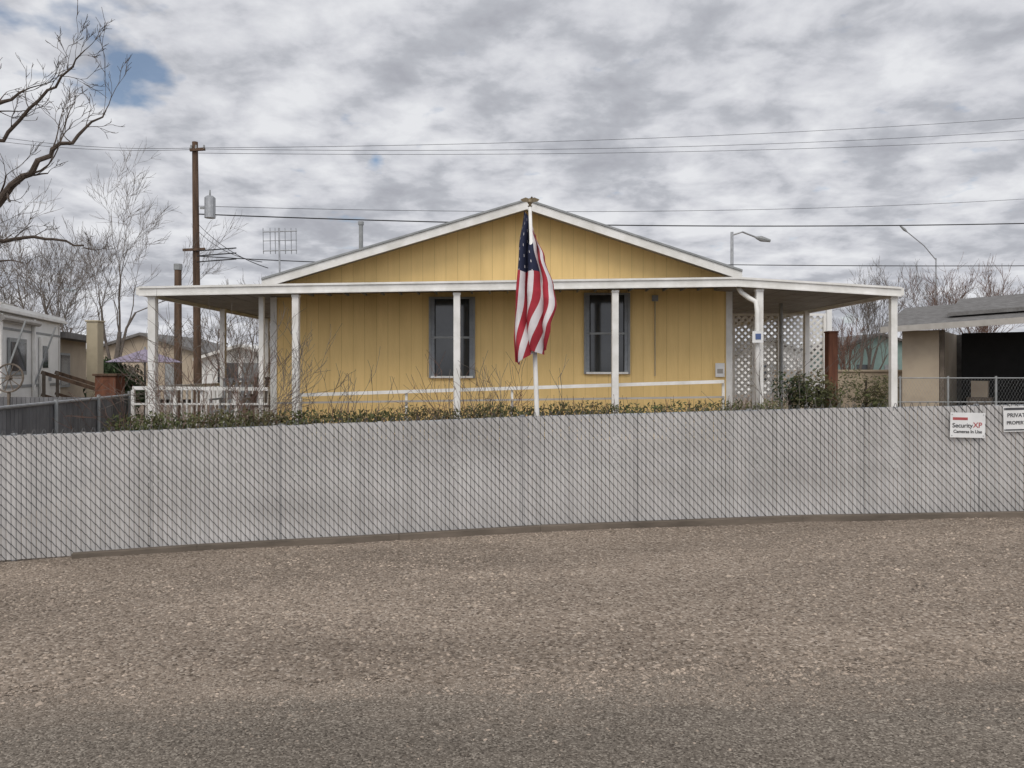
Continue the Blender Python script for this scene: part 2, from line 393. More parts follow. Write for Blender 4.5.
post(153,PY+0.08,0.12,zf+0.02); post(296,PY+0.08,0.105,zf+0.04); post(457,PY+0.08,0.105,zf+0.07); post(615,PY+0.08,0.105,zf+0.11)
post(759,PY+0.08,0.11,zf+0.13); post(893,PY+0.08,0.10,zf+0.01)
for d in (15.6,18.4,21.2,24): 
    po.box(-5.7,-5.6,d,d+0.1,-0.1,zf+0.04,M_white)
for d in (16.2,19.8,23.4): po.box(5.93,6.03,d,d+0.1,0,zf+0.04,M_white)
po.box(-4.15,-4.07,13.1,13.18,-0.1,zf+0.05,M_white)
p=S(781,300,15.5); po.tube([(p.x,15.5,0),(p.x,15.5,2.95)],0.035,M_frame,8)
po.make('porch_posts',house,bevel=0.006)
ds=B()
ds.tube([S(738,287,12.75),S(741,292,12.72),S(749,298,12.68),S(756,302,12.58),S(757.5,312,12.52),S(757.5,420,12.52)],0.04,M_white,8)
ds.make('downspout',house,smooth=True)
pl=B(); p=S(757,337,12.45); pl.box(p.x-0.085,p.x+0.085,12.40,12.415,p.z-0.09,p.z+0.09,M_signw); pl.box(p.x-0.04,p.x+0.045,12.394,12.398,p.z-0.04,p.z+0.05,M_signb)
pl.make('post_plaque',house)
rr=B()
a=S(300,395,13.1); b=S(724,381.5,13.1); rr.beam(a,b,0.04,0.055,M_white)
a2=S(275,403,13.1); b2=S(724,397,13.1); rr.beam(a2,b2,0.04,0.03,M_soff)
for i in range(5):
    q=a.lerp(b,i/4); rr.box(q.x-0.02,q.x+0.02,13.13,13.17,0.1,q.z-0.03,M_white)
a=S(133,388,12.7); b=S(268,389,12.7); rr.beam(a,b,0.05,0.055,M_white)
for px in (133,175,202,236,262):
    q=S(px,390,12.75); rr.box(q.x-0.025,q.x+0.025,12.73,12.78,0,q.z,M_white)
rr.beam(S(133,404,12.7),S(268,404,12.7),0.03,0.03,M_white)
rr.beam(Vector((-5.9,12.9,1.36)),Vector((-5.9,22,1.36)),0.05,0.06,M_white)
for i in range(40):
    q=12.9+i*0.23; rr.box(-5.915,-5.885,q,q+0.03,0.5,1.33,M_white)
rr.make('ramp_railing',house)
dk=B(); dk.box(-5.9,-4.25,12.8,24,0.35,0.5,M_kerb); dk.box(-4.2,3.8,12.8,13.95,0.3,0.42,M_kerb); dk.make('porch_deck',house)

def chair(x,y,z,m,name):
    b=B()
    b.box(x-0.25,x+0.25,y-0.25,y+0.25,z+0.4,z+0.44,m)
    for i in range(5): b.beam((x-0.22+i*0.11,y+0.25,z+0.45),(x-0.22+i*0.11,y+0.36,z+0.98),0.06,0.02,m)
    b.beam((x-0.26,y+0.37,z+0.98),(x+0.26,y+0.37,z+0.98),0.03,0.05,m)
    for sx in (-0.26,0.26):
        b.box(x+sx-0.03,x+sx+0.03,y-0.25,y+0.3,z+0.62,z+0.65,m)
        for sy in (-0.22,0.24): b.box(x+sx-0.02,x+sx+0.02,y+sy-0.02,y+sy+0.02,z,z+0.62,m)
    b.make(name)
chair(-5.0,14.2,0.5,M_frame,'porch_chair'); chair(-5.1,16.3,0.5,M_kerb,'porch_chair')
b=B(); c=S(145,349,18); 
for i in range(8):
    a0=i*math.pi/4; a1=a0+math.pi/4
    b.poly([(c.x,c.y,c.z),(c.x+0.85*math.cos(a0),c.y+0.85*math.sin(a0),c.z-0.3),(c.x+0.85*math.cos(a1),c.y+0.85*math.sin(a1),c.z-0.3)],M_umb)
b.tube([(c.x,c.y,0),(c.x,c.y,c.z+0.05)],0.025,M_frame,8); b.make('patio_umbrella')

la=B(); x0,x1=S(733,0,17).x,S(824,0,17).x; z1=S(0,316,17).z; z0=1.0; sp=0.14
for dr,yy in ((1,17.0),(-1,17.02)):
    t=-(z1-z0)
    while t<(x1-x0):
        s0=max(0,-t); s1=min(z1-z0,(x1-x0)-t)
        if s1>s0:
            xa,xb=x0+t+s0,x0+t+s1
            if dr<0: xa,xb=x0+x1-xa,x0+x1-xb
            la.beam((xa,yy,z0+s0),(xb,yy,z0+s1),0.012,0.046,M_white)
        t+=sp
for xx in (x0,(x0+x1)/2,x1): la.box(xx-0.03,xx+0.03,16.95,16.99,0,z1,M_white)
la.box(x0-0.03,x1+0.03,16.95,16.985,z1,z1+0.05,M_white); la.make('lattice_screen')
b=B(); p=S(831,333,13.5); b.box(p.x-0.08,p.x+0.08,13.4,13.58,0,p.z,M_rwood); b.box(p.x-0.09,p.x+0.09,13.39,13.59,p.z,p.z+0.03,M_rwood)
b.make('wooden_gate_post',bevel=0.01)
b=B(); p=S(828,305,19.5); b.box(p.x-0.06,p.x+0.06,19.4,19.52,0,p.z,M_offw); b.make('white_yard_post',bevel=0.005)

# ------------------------------------------------------------ flagpole + flag
fpole=empty('flagpole_with_flag')
b=B(); D=9.2
pt=S(530,207,D)
ext=(pt-S(537,415,D)); base=S(537,415,D)-ext.normalized()*1.1
b.tube([base,S(537,415,D),pt],[0.03,0.028,0.019],M_white,12)
b.make('pole',fpole,smooth=True)
b=B()
rings=[(0.0,0.018),(0.012,0.03),(0.02,0.012),(0.035,0.02),(0.055,0.032),(0.08,0.026),(0.10,0.012)]
b.tube([pt+Vector((0,0,h)) for h,_ in rings],[r_ for _,r_ in rings],M_gold,10)
for sg in (-1,1):
    o=pt+Vector((0,0,0.075))
    b.poly([o+Vector((0,-0.01,0.015)),o+Vector((sg*0.05,-0.005,0.035)),o+Vector((sg*0.11,0.01,0.015)),o+Vector((sg*0.09,0.01,-0.01)),o+Vector((sg*0.03,0,-0.02))],M_gold)
b.poly([pt+Vector((0.0,0,0.10)),pt+Vector((0.02,-0.02,0.12)),pt+Vector((0.035,-0.01,0.105)),pt+Vector((0.015,0.0,0.09))],M_gold)
b.make('eagle_finial',fpole)
fl=B(); NU,NV=110,91
for m in (M_red,M_fw,M_blue): fl.mi(m)
def lerpt(tab,t):
    for (a,va),(c,vc) in zip(tab[:-1],tab[1:]):
        if t<=c:
            s=(t-a)/(c-a); s=s*s*(3-2*s); return va+(vc-va)*s
    return tab[-1][1]
LX=[(0,524),(0.25,519),(0.6,516),(0.85,514),(1,515)]
RX=[(0,536),(0.2,545),(0.45,554),(0.6,556),(0.8,550),(1,546)]
for i in range(NU+1):
    u=i/NU
    for j in range(NV+1):
        v=j/NV
        xl,xr=lerpt(LX,u),lerpt(RX,u)
        ph=2*math.pi*(2.6*v+0.45*math.sin(u*3.6))
        fold=math.sin(ph+0.9)
        px=xl+(xr-xl)*(v+0.12*(0.4+u)*math.sin(ph+2.0)*math.sin(math.pi*v)**0.5)
        pyt=209+26*v**1.3; pyb=362-14*v+5*math.sin(v*9)
        py=pyt+(pyb-pyt)*u
        dd=D+0.065-0.16*min(1,u*1.8)**2+fold*0.09*min(1,0.35+u*1.4)+0.025*math.sin(u*11+v*3)
        q=S(px,py,D); fl.v.append((q.x,dd,q.z))
for i in range(NU):
    for j in range(NV):
        stp=int(j/7)
        m=0 if stp%2==0 else 1
        u=i/NU
        if u<0.4 and stp<7:
            m=2
            ii,jj=i%8,j%9
            off=4 if (j//9)%2 else 0
            if (i+off)%8 in (3,4) and jj==4: m=1
        k=i*(NV+1)+j
        fl.f.append((k,k+1,k+NV+2,k+NV+1)); fl.m.append(m)
fo=fl.make('flag',fpole,smooth=True)

# ------------------------------------------------------------ trees
def grow(b,p,d,L,r,dep,rng,m,sp=0.6,up=0.12,kids=3,shrink=0.68,wig=0.16,rmin=0.004):
    n=4 if dep>1 else 3
    pts=[p.copy()]; rr=[r]; dirs=[d.copy()]
    for i in range(n):
        d=(d+Vector((rng.gauss(0,wig),rng.gauss(0,wig),rng.gauss(0,wig)+up*0.5))).normalized()
        p=p+d*L/n; pts.append(p.copy()); dirs.append(d.copy()); rr.append(max(rmin*0.7,r*(1-0.5*(i+1)/n)))
    b.tube(pts,rr,m,6 if r>0.05 else (4 if r>0.015 else 3),False)
    if dep<=0: return
    for c in range(kids+(1 if rng.random()<0.4 else 0)):
        t=rng.uniform(0.3,1.0) if c>0 else 1.0
        i=min(n,int(round(t*n)))
        ax=Vector((rng.gauss(0,1),rng.gauss(0,1),rng.gauss(0,1))).normalized()
        nd=(dirs[i]+ax*sp*(0.6+0.7*rng.random())).normalized(); nd.z+=up; nd.normalize()
        grow(b,pts[i],nd,L*shrink*rng.uniform(0.75,1.15),max(rmin,rr[i]*0.62),dep-1,rng,m,sp,up,kids,shrink,wig,rmin)
def bare_tree(name,x,y,h,seed,m,dep=6,stems=3,r=0.16,spread=0.5,kids=3,rmin=0.006,up=0.16):
    rng=random.Random(seed); b=B()
    for s in range(stems):
        a=2*math.pi*s/stems+rng.random()
        d=Vector((math.cos(a)*spread,math.sin(a)*spread,1)).normalized() if stems>1 else Vector((0,0,1))
        grow(b,Vector((x,y,gz(x)-0.1)),d,h*0.36,r,dep,rng,m,0.62,up,kids,0.70,0.12,rmin)
    b.make(name)
bare_tree('bare_tree',-14.6,28,9.6,11,M_barkg,6,3,0.14,0.62,3,0.0055,0.08)
bare_tree('bare_tree',-18.5,30,9.2,5,M_barkg,5,4,0.13,0.6,3,0.007,0.1)
bare_tree('bare_tree',-12.6,38,7.0,23,M_barkg,5,4,0.10,0.5,3,0.008,0.1)
bare_tree('bare_tree',25.5,46,8.4,31,M_barkr,5,3,0.12,0.6,3,0.009)
bare_tree('bare_tree',22.0,50,8.6,37,M_barkg,5,3,0.12,0.5,3,0.009)
bare_tree('bare_tree',29.0,52,8.6,39,M_barkg,5,3,0.12,0.55,3,0.009)
rng=random.Random(3); b=B(); TD=10.5
def limb(pts,r0,r1,side=8,L=0.75,dep=3,ddy=0.0):
    P_=[S(a,c,TD+dz) for a,c,dz in pts]; n=len(P_)
    rads=[r0+(r1-r0)*i/(n-1) for i in range(n)]
    Q=[];RR=[]
    for i in range(n-1):
        for k in range(4):
            t=k/4; q=P_[i].lerp(P_[i+1],t)+Vector((rng.gauss(0,.018),rng.gauss(0,.03),rng.gauss(0,.018))); Q.append(q); RR.append(rads[i]+(rads[i+1]-rads[i])*t)
    Q.append(P_[-1]); RR.append(r1)
    b.tube(Q,RR,M_bark,8,True)
    for k in range(side):
        i=rng.randint(max(1,len(Q)//5),len(Q)-2)
        d=(Q[i+1]-Q[i]).normalized(); ax=Vector((rng.gauss(0,1),rng.gauss(0,.7),rng.gauss(0.3,1))).normalized()
        grow(b,Q[i],(d*0.8+ax*0.8).normalized(),L*rng.uniform(0.5,1.1),min(0.018,RR[i]*0.4),dep,rng,M_bark,0.6,0.1,2,0.66,0.16,0.004)
    grow(b,Q[-1],(Q[-1]-Q[-2]).normalized(),L*0.7,r1,dep,rng,M_bark,0.5,0.1,2,0.66,0.14,0.004)
limb([(-130,480,0),(-125,380,0),(-105,300,0.1)],0.22,0.14,0)
limb([(-105,300,0.1),(-60,250,0),(-15,215,-.2),(15,185,-.3),(48,155,-.3),(80,135,-.2),(106,110,0)],0.08,0.008,15,0.5,3)
limb([(-105,300,0.1),(-80,200,.2),(-40,130,.4),(-5,105,.5),(25,90,.5)],0.08,0.012,11,0.45,3)
limb([(-40,130,.4),(0,140,.3),(40,100,.2),(70,70,.1),(85,50,0)],0.032,0.006,11,0.36,3)
limb([(-60,250,0),(-10,240,0.2),(35,238,.3),(75,243,.3),(95,250,.3)],0.035,0.006,5,0.3,2)
limb([(-60,250,0),(-20,262,-.2),(20,262,-.2)],0.03,0.006,4,0.3,2)
limb([(-80,200,.2),(-90,100,.3),(-60,20,.4),(-30,-40,.4)],0.07,0.02,6,0.4,3)
b.make('bare_tree')

def shrub(x,y,h,seed,m,n=9,dep=3):
    rng=random.Random(seed); b=B()
    for s in range(n):
        a=rng.random()*6.28
        d=Vector((math.cos(a)*0.75,math.sin(a)*0.75,1)).normalized()
        grow(b,Vector((x,y,gz(x)-0.05)),d,h*0.5,0.014,dep,rng,m,0.6,0.08,2,0.72,0.16,0.0035)
    b.make('bare_shrub')
shrub(S(228,0,11.5).x,11.5,2.3,1,M_barkg,13,4)
shrub(S(200,0,11.0).x,11.0,1.9,2,M_barkr,9,4)
shrub(S(322,0,10.8).x,10.8,1.6,3,M_barkg,8)
shrub(S(475,0,10.6).x,10.6,1.6,4,M_barkr,9)
shrub(S(515,0,10.8).x,10.8,1.7,5,M_barkg,8)
shrub(S(440,0,10.4).x,10.4,1.4,6,M_barkr,6)
shrub(S(800,0,11.8).x,11.8,1.8,8,M_barkg,8)

def leafmass(b,c,rad,n,size,m,rng,squash=True):
    for i in range(n):
        while True:
            p=Vector((rng.uniform(-1,1),rng.uniform(-1,1),rng.uniform(-1,1)))
            if 0.25<p.length<1: break
        q=Vector((c[0]+p.x*rad[0],c[1]+p.y*rad[1],c[2]+p.z*rad[2]))
        u=Vector((rng.gauss(0,1),rng.gauss(0,1),rng.gauss(0.6,1))).normalized(); v=u.orthogonal().normalized()
        s=size*rng.uniform(0.5,1.4)
        b.poly([q-u*s,q+v*s*0.35,q+u*s,q-v*s*0.35],m)
rng=random.Random(9); hb=B()
x=S(122,0,10).x
while x<S(785,0,10).x:
    px=512+x/10*800
    top_y=413-(px-125)*0.022+3*mn.noise(Vector((x*2.1,0,0)))-3*mn.noise(Vector((x*0.7,4,0)))
    zt=S(0,top_y-1,10).z
    leafmass(hb,(x,10+rng.uniform(-.15,.15),zt-0.24),(0.2,0.3,0.24+rng.uniform(-.04,.02)),300,0.026,M_leafj,rng)
    leafmass(hb,(x,10,zt-0.7),(0.25,0.3,0.45),60,0.05,M_leafj,rng)
    for k in range(4):
        q=Vector((x+rng.uniform(-.1,.1),10+rng.uniform(-.2,.2),zt-0.2)); hb.tube([q,q+Vector((rng.uniform(-.08,.08),0,rng.uniform(.12,.28)))],[0.004,0.002],M_barkr,3,False)
    x+=0.13
hb.make('juniper_hedge')
def bush(name,px,d,ztop_px,wid,m,seed,n=2600,size=0.05):
    rng=random.Random(seed); b=B(); c=S(px,ztop_px,d)
    for k in range(14):
        cx=c.x+rng.uniform(-.6,.6)*wid; cz=rng.uniform(0.3,1)*(c.z-0.3); leafmass(b,(cx,d+rng.uniform(-.5,.5)*wid,cz),(wid*0.45,wid*0.45,0.3),n//14,size,m,rng)
    b.tube([(c.x,d,0),(c.x,d,c.z*0.8)],[0.06,0.02],M_bark,6); b.make(name)
bush('evergreen_shrub',817,12.6,362,0.42,M_leafj,1,3200,0.035)
bush('evergreen_shrub',790,13.0,368,0.35,M_leafg,2,2400,0.035)
bush('evergreen_shrub',122,17.5,346,0.55,M_leafg,3,3200,0.05)
bush('evergreen_shrub',112,22,350,0.7,M_leafg,4,2600,0.06)
bush('evergreen_shrub',866,20,366,0.8,M_leafj,6,2600,0.05)

# ------------------------------------------------------------ utility pole & lines
up=empty('utility_pole'); b=B(); UD=30
pt=S(195,142,UD); px0=S(198,142,UD).x
b.tube([(px0,UD,-0.3),(pt.x,UD,pt.z)],[0.15,0.105],M_pole,10)
b.beam(S(190,150,UD-0.15),S(205,149,UD-0.15),0.09,0.1,M_pole)
b.beam(S(183,250,UD-0.15),S(205,249,UD-0.15),0.09,0.09,M_pole)
for pxx in (191,196,204): b.tube([S(pxx,149,UD-0.15),S(pxx,145,UD-0.15)],[0.05,0.03],M_frame,8)
tr=S(210,218,UD-0.1); b.tube([tr,tr+Vector((0,0,0.75)),tr+Vector((0,0,0.82))],[0.2,0.2,0.12],M_metal,14)
b.tube([tr+Vector((0,0,0.82)),tr+Vector((0,0,1.05))],[0.04,0.02],M_frame,8)
b.beam(S(200,208,UD-0.1),S(208,208,UD-0.1),0.05,0.08,M_frame)
for yy in (251,256,262): b.tube([S(197,yy,UD-0.2),S(236,yy-3,UD-3)],0.022,M_black,5)
b.make('pole',up)
def cable(name,a,c,sag,r,n=26,m=M_black):
    b=B(); pts=[]
    for i in range(n+1):
        t=i/n; p=a.lerp(c,t); p.z-=sag*4*t*(1-t); pts.append(p)
    b.tube(pts,r,m,4,False); b.make(name,up)
for (l,rr_,sg) in (((191,148),(1150,108),0.4),((204,149),(1150,121),0.5),((195,153),(1150,132),0.4)):
    cable('power_line',S(*l,UD),S(*rr_,UD+8),sg,0.008)
for (l,rr_) in (((-60,126),(191,148)),((-60,132),(204,149))): cable('power_line',S(*l,UD+2),S(*rr_,UD),0.3,0.008)
cable('service_cable',S(196,214,UD),S(1150,220,UD+4),0.35,0.022)
cable('service_cable',S(196,256,UD),S(560,262,UD+8),0.2,0.018)
cable('service_cable',S(560,262,UD+8),S(1150,265,UD+4),0.1,0.018)
cable('service_cable',S(196,206,UD),S(1150,190,UD+14),0.6,0.009)
cable('service_cable',S(199,225,UD),S(268,268,22),0.2,0.012); cable('service_cable',S(199,232,UD),S(262,262,20),0.2,0.01)
b=B(); b.tube([S(178,266,24), Vector((S(178,0,24).x,24,0))],[0.10,0.12],M_pole,10); b.tube([S(178,264,24),S(178,270,24)],[0.12,0.12],M_frame,10); b.make('wooden_pole')
def lamp(pxa,pya,pxb,pyb,d,s=1.0):
    b=B(); a=S(pxa,pya,d); c=S(pxb,pyb,d)
    b.tube([(a.x,d,0),(a.x,d,a.z)],[0.11*s,0.07*s],M_metal,8)
    b.tube([a+Vector((0,0,-0.15)),a.lerp(c,0.4)+Vector((0,0,0.12)),c],0.045*s,M_metal,6)
    dr=(c-a).normalized(); b.tube([c-dr*0.1,c+dr*0.15,c+dr*0.6],[0.06*s,0.14*s,0.07*s],M_frame,8); b.make('street_lamp')
lamp(732,232,758,238,38); lamp(936,258,906,231,60,0.8)
b=B(); AD=16
b.tube([S(279,228,AD),S(280,290,AD)],0.018,M_metal,6)
for yy in (231,250): b.tube([S(263,yy+1,AD),S(297,yy,AD)],0.011,M_metal,5)
for xx in (263,270,275,285,291,296):
    b.tube([S(xx,228,AD+0.02),S(xx+0.5,254,AD+0.02)],0.008,M_metal,4)
b.tube([S(263,241,AD-.02),S(297,240,AD-.02)],0.007,M_metal,4)
b.make('tv_antenna')

# ------------------------------------------------------------ left neighbour
lt=empty('white_trailer_home'); b=B()
A=Vector((-9.9,15.3,0)); Bp=Vector((-12.2,23.5,0)); d=(Bp-A).normalized(); nrm=Vector((d.y,-d.x,0))
if nrm.x<0: nrm=-nrm
def lb(s0,s1,n0,n1,z0,z1,m,bb=None):
    bb=bb or b
    c=[]
    for z in (z0,z1):
        for (s_,n_) in ((s0,n0),(s1,n0),(s1,n1),(s0,n1)):
            q=A+d*s_+nrm*n_; c.append((q.x,q.y,z))
    bb.hexa(c,m)
lb(0,4.6,-5,0,0.45,2.78,M_offw); lb(4.62,8.6,-4,-0.3,0,2.45,M_cream)
lb(-0.3,4.8,-5.2,0.12,2.79,2.85,M_white); lb(-0.3,4.8,-5.1,0.06,2.852,2.93,M_offw)
lb(4.7,8.8,-4.2,0.1,2.45,2.6,M_roofg)
lb(2.6,3.6,-1.6,-0.6,2.932,3.1,M_offw); lb(2.7,3.5,-1.5,-0.7,3.102,3.16,M_soff)
for s in (2.3,4.45): lb(s,s+0.03,0.001,0.010,0.5,2.7,M_soff)
lb(0,4.6,0.001,0.012,1.28,1.34,M_frame); lb(0,4.6,0.001,0.010,2.45,2.50,M_frame)
lb(0.7,1.8,0.013,0.05,1.55,2.3,M_frame); lb(0.78,1.72,0.051,0.06,1.63,2.22,M_glass)
lb(2.8,3.5,0.013,0.05,0.6,2.4,M_white); lb(3.4,3.46,0.051,0.1,1.4,1.5,M_metal); lb(2.95,3.35,0.051,0.06,1.7,2.2,M_glass)
lb(5.6,6.6,-0.299,-0.25,1.2,2.1,M_frame); lb(5.67,6.53,-0.249,-0.24,1.26,2.04,M_glass)
lb(0,4.6,-4.9,-0.05,0.05,0.45,M_roofg)
b.make('walls_and_roof',lt)
b=B()
for i in range(4): lb(2.7,3.7,0.1+0.28*i,0.1+0.28*(i+1)-0.01,0.0,0.62-0.15*i,M_kerb)
for s in (2.65,3.75):
    for n_ in (0.15,1.25): lb(s-0.03,s+0.03,n_-0.03,n_+0.03,0,1.62 if n_<1 else 1.2,M_kerb)
    q=A+d*s; b.beam((q+nrm*0.1)+Vector((0,0,1.6)),(q+nrm*1.3)+Vector((0,0,1.18)),0.05,0.08,M_pole)
    b.beam((q+nrm*0.1)+Vector((0,0,1.1)),(q+nrm*1.3)+Vector((0,0,0.7)),0.04,0.06,M_pole)
b.make('entry_steps',lt)
b=B()
for s in (0.1,2.2): 
    q=A+d*s; b.beam(q+nrm*0.08+Vector((0,0,2.75)),q+nrm*0.08+Vector((0,0,1.2)),0.05,0.05,M_white); b.beam(q+nrm*0.08+Vector((0,0,1.3)),q+nrm*0.5+Vector((0,0,2.6)),0.03,0.03,M_frame)
b.tube([A+nrm*0.12+Vector((0,0,2.66)),A+d*2.4+nrm*0.12+Vector((0,0,2.66))],0.06,M_soff,8)
b.make('folded_awning',lt)
b=B(); c=S(9,378,14.2); rw=0.25
ring=[c+Vector((math.cos(a*math.pi/12)*rw,0.03*math.sin(a*math.pi/12),math.sin(a*math.pi/12)*rw)) for a in range(25)]
b.tube(ring,0.016,M_kerb,6,False)
for a in range(10):
    an=a*math.pi/5; b.tube([c,c+Vector((math.cos(an)*rw,0,math.sin(an)*rw))],0.009,M_kerb,5)
b.tube([c+Vector((0,-0.05,0)),c+Vector((0,0.05,0))],0.04,M_kerb,8)
b.box(c.x-0.02,c.x+0.02,c.y-0.02,c.y+0.02,0,c.z-rw,M_kerb); b.make('wagon_wheel')
b=B(); p=S(94,322,20); b.box(p.x-0.14,p.x+0.14,19.9,20.2,0,p.z,M_tan); b.box(p.x-0.17,p.x+0.17,19.87,20.23,p.z,p.z+0.04,M_tan); b.make('tan_gate_pillar',bevel=0.01)
b=B(); p=S(110,376,17); b.box(p.x-0.22,p.x+0.22,16.8,17.2,0.2,p.z,M_rwood); b.box(p.x-0.26,p.x+0.26,16.76,17.24,p.z,p.z+0.05,M_pole); b.box(p.x-0.2,p.x-0.14,16.84,16.9,0,0.2,M_pole); b.box(p.x+0.14,p.x+0.2,16.84,16.9,0,0.2,M_pole); b.make('wooden_planter_box',bevel=0.01)
b=B(); a=Vector((-5.25,8.0,0)); c=Vector((-6.75,14,0)); n=52
for i in range(n):
    p=a.lerp(c,i/n); q=a.lerp(c,(i+0.9)/n); zt=1.24-0.05*i/n
    b.hexa([(p.x,p.y,0),(q.x,q.y,0),(q.x+.02,q.y,0),(p.x+.02,p.y,0),(p.x,p.y,zt),(q.x,q.y,zt),(q.x+.02,q.y,zt),(p.x+.02,p.y,zt)],M_greyfence)
for i in range(4):
    p=a.lerp(c,i/3); b.tube([(p.x+0.05,p.y,0),(p.x+0.05,p.y,1.28)],0.025,M_frame,8)
b.tube([a+Vector((.03,0,1.26)),c+Vector((.03,0,1.21))],0.02,M_metal,8)
c2=Vector((-11,14.4,0))
for i in range(50):
    p=c.lerp(c2,i/50); q=c.lerp(c2,(i+0.9)/50)
    b.hexa([(p.x,p.y,0),(q.x,q.y,0),(q.x,q.y+.02,0),(p.x,p.y+.02,0),(p.x,p.y,1.17),(q.x,q.y,1.17),(q.x,q.y+.02,1.17),(p.x,p.y+.02,1.17)],M_greyfence)
b.make('grey_slat_fence')

# ------------------------------------------------------------ right neighbour
rn=empty('neighbor_house'); b=B()
A=Vector((10.35,21.6,0)); Bp=Vector((16.5,17.2,0)); d=(Bp-A).normalized(); nrm=Vector((d.y,-d.x,0))
if nrm.y>0: nrm=-nrm
def zt_(s): return 2.72+0.045*s
lb(0.1,1.0,-6,-0.4,0,2.72,M_cream); lb(1.0,7.5,-6,-4.0,0,2.72,M_roofg)
lb(1.02,1.12,-0.52,-0.40,0,2.72,M_kerb); lb(3.1,3.2,-0.5,-0.4,0,2.75,M_kerb)
lb(1.3,7.5,-2.5,-2.45,0.0,2.7,M_dark)  # near-black panel standing in for the deep shade inside the carport
q=[]
for z in (0,0.09):
    for s_,n_ in ((-0.3,0.35),(7.6,0.35),(7.6,-3.3),(-0.3,-3.3)):
        p=A+d*s_+nrm*n_; q.append((p.x,p.y,zt_(s_)+z+(0.0 if n_>0 else 0.75)))
b.hexa(q,M_roofg)
q=[]
for z in (-0.06,0.095):
    for s_,n_ in ((-0.3,0.39),(7.6,0.39),(7.6,0.355),(-0.3,0.355)):
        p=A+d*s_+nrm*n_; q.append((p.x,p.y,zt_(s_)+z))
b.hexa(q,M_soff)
q=[]
for z in (0,0.1):
    for s_,n_ in ((1.2,-0.4),(7.6,-0.4),(7.6,-3.0),(1.2,-3.0)):
        p=A+d*s_+nrm*n_; q.append((p.x,p.y,zt_(s_)+z+(0.30 if n_>-1 else 0.85)))
b.hexa(q,M_roofg)
b.make('walls_and_roof',rn)
# things stored in the shaded carport
b=B()
for (s0,s1,n0,n1,z1,m) in ((1.5,2.1,-2.3,-1.7,0.9,M_kerb),(1.6,2.0,-2.2,-1.8,1.35,M_cream),(3.4,4.3,-2.3,-1.6,1.7,M_greyfence),(4.5,5.0,-2.3,-1.8,1.2,M_rwood)):
    lb(s0,s1,n0,n1,0 if z1!=1.35 else 0.902,z1,m)
b.make('stored_boxes',rn)
b=B(); 
for i in range(2):
    b.tube([S(898,378+24*i,15),S(1100,378+24*i,14.5)],0.012,M_frame,6)
for i in range(5):
    p=S(900+i*48,376,15-0.12*i); b.tube([(p.x,p.y,0),p],0.02,M_frame,8)
for i in range(70):
    for sg in (-1,1):
        px=895+i*3.2; b.tube([S(px,379,15),S(px+sg*14,405,15)],0.0014,M_frame,3,False)
b.make('wire_fence')

# ------------------------------------------------------------ distance
def shed(name,x0,x1,y,dep,h,rh,mw,mr):
    b=B(); b.box(x0,x1,y,y+dep,0,h,mw); xm=(x0+x1)/2
    b.poly([(x0,y-0.001,h),(x1,y-0.001,h),(xm,y-0.001,h+rh)],mw)
    for (p,q) in (((x0-0.3,h-0.1),(xm,h+rh)),((xm,h+rh),(x1+0.3,h-0.1))):
        b.hexa([(p[0],y-0.4,p[1]),(q[0],y-0.4,q[1]),(q[0],y+dep+.3,q[1]),(p[0],y+dep+.3,p[1]),(p[0],y-0.4,p[1]+.15),(q[0],y-0.4,q[1]+.15),(q[0],y+dep+.3,q[1]+.15),(p[0],y+dep+.3,p[1]+.15)],mr)
    b.box(x0+0.8,x0+1.8,y-0.05,y-0.01,1.0,2.0,M_glass); b.box(x1-2,x1-1.1,y-0.05,y-0.01,0,2.0,M_frame); b.make(name)
shed('distant_house',-15.5,-11.5,40,8,2.2,0.6,M_offw,M_white)
shed('distant_house',-24,-17.5,45,8,2.6,1.0,M_cream,M_roofg)
shed('teal_house',21.6,26.2,52,7,3.2,0.7,M_teal,M_roofg)
shed('distant_house',13.5,17.5,48,7,2.6,0.8,M_offw,M_roofg)
shed('distant_house',30,40,60,7,3,1.2,M_cream,M_roofg)
b=B(); b.box(8.2,14.5,25,25.2,0,1.6,M_cream); b.box(8.15,14.55,24.95,25.25,1.6,1.66,M_cream); b.make('block_wall')
bare_tree('bare_tree',16.5,40,5.0,51,M_barkr,4,3,0.09,0.6,3,0.009)
rng=random.Random(77); b=B()
for i in range(150):
    x=rng.uniform(-75,85); y=rng.uniform(75,95); h=rng.uniform(2,4.6); w_=rng.uniform(1.5,3)
    leafmass(b,(x,y,h*0.5),(w_,w_,h*0.55),90,0.28,M_barkg if rng.random()<0.6 else M_leafj,rng)
b.make('distant_tree_line')
b=B(); hx=frange(-600,600,12)
for x in hx:
    b.v.append((x,700,-5)); b.v.append((x,700,14+9*mn.noise(Vector((x*0.008,0,0)))+4*mn.noise(Vector((x*0.03,2,0)))))
k=b.mi(mat('hill_haze',(0.20,0.21,0.24),(0.16,0.17,0.2),1.0,0.01))
for i in range(len(hx)-1): b.f.append((2*i,2*i+2,2*i+3,2*i+1)); b.m.append(k)
b.make('distant_hills')

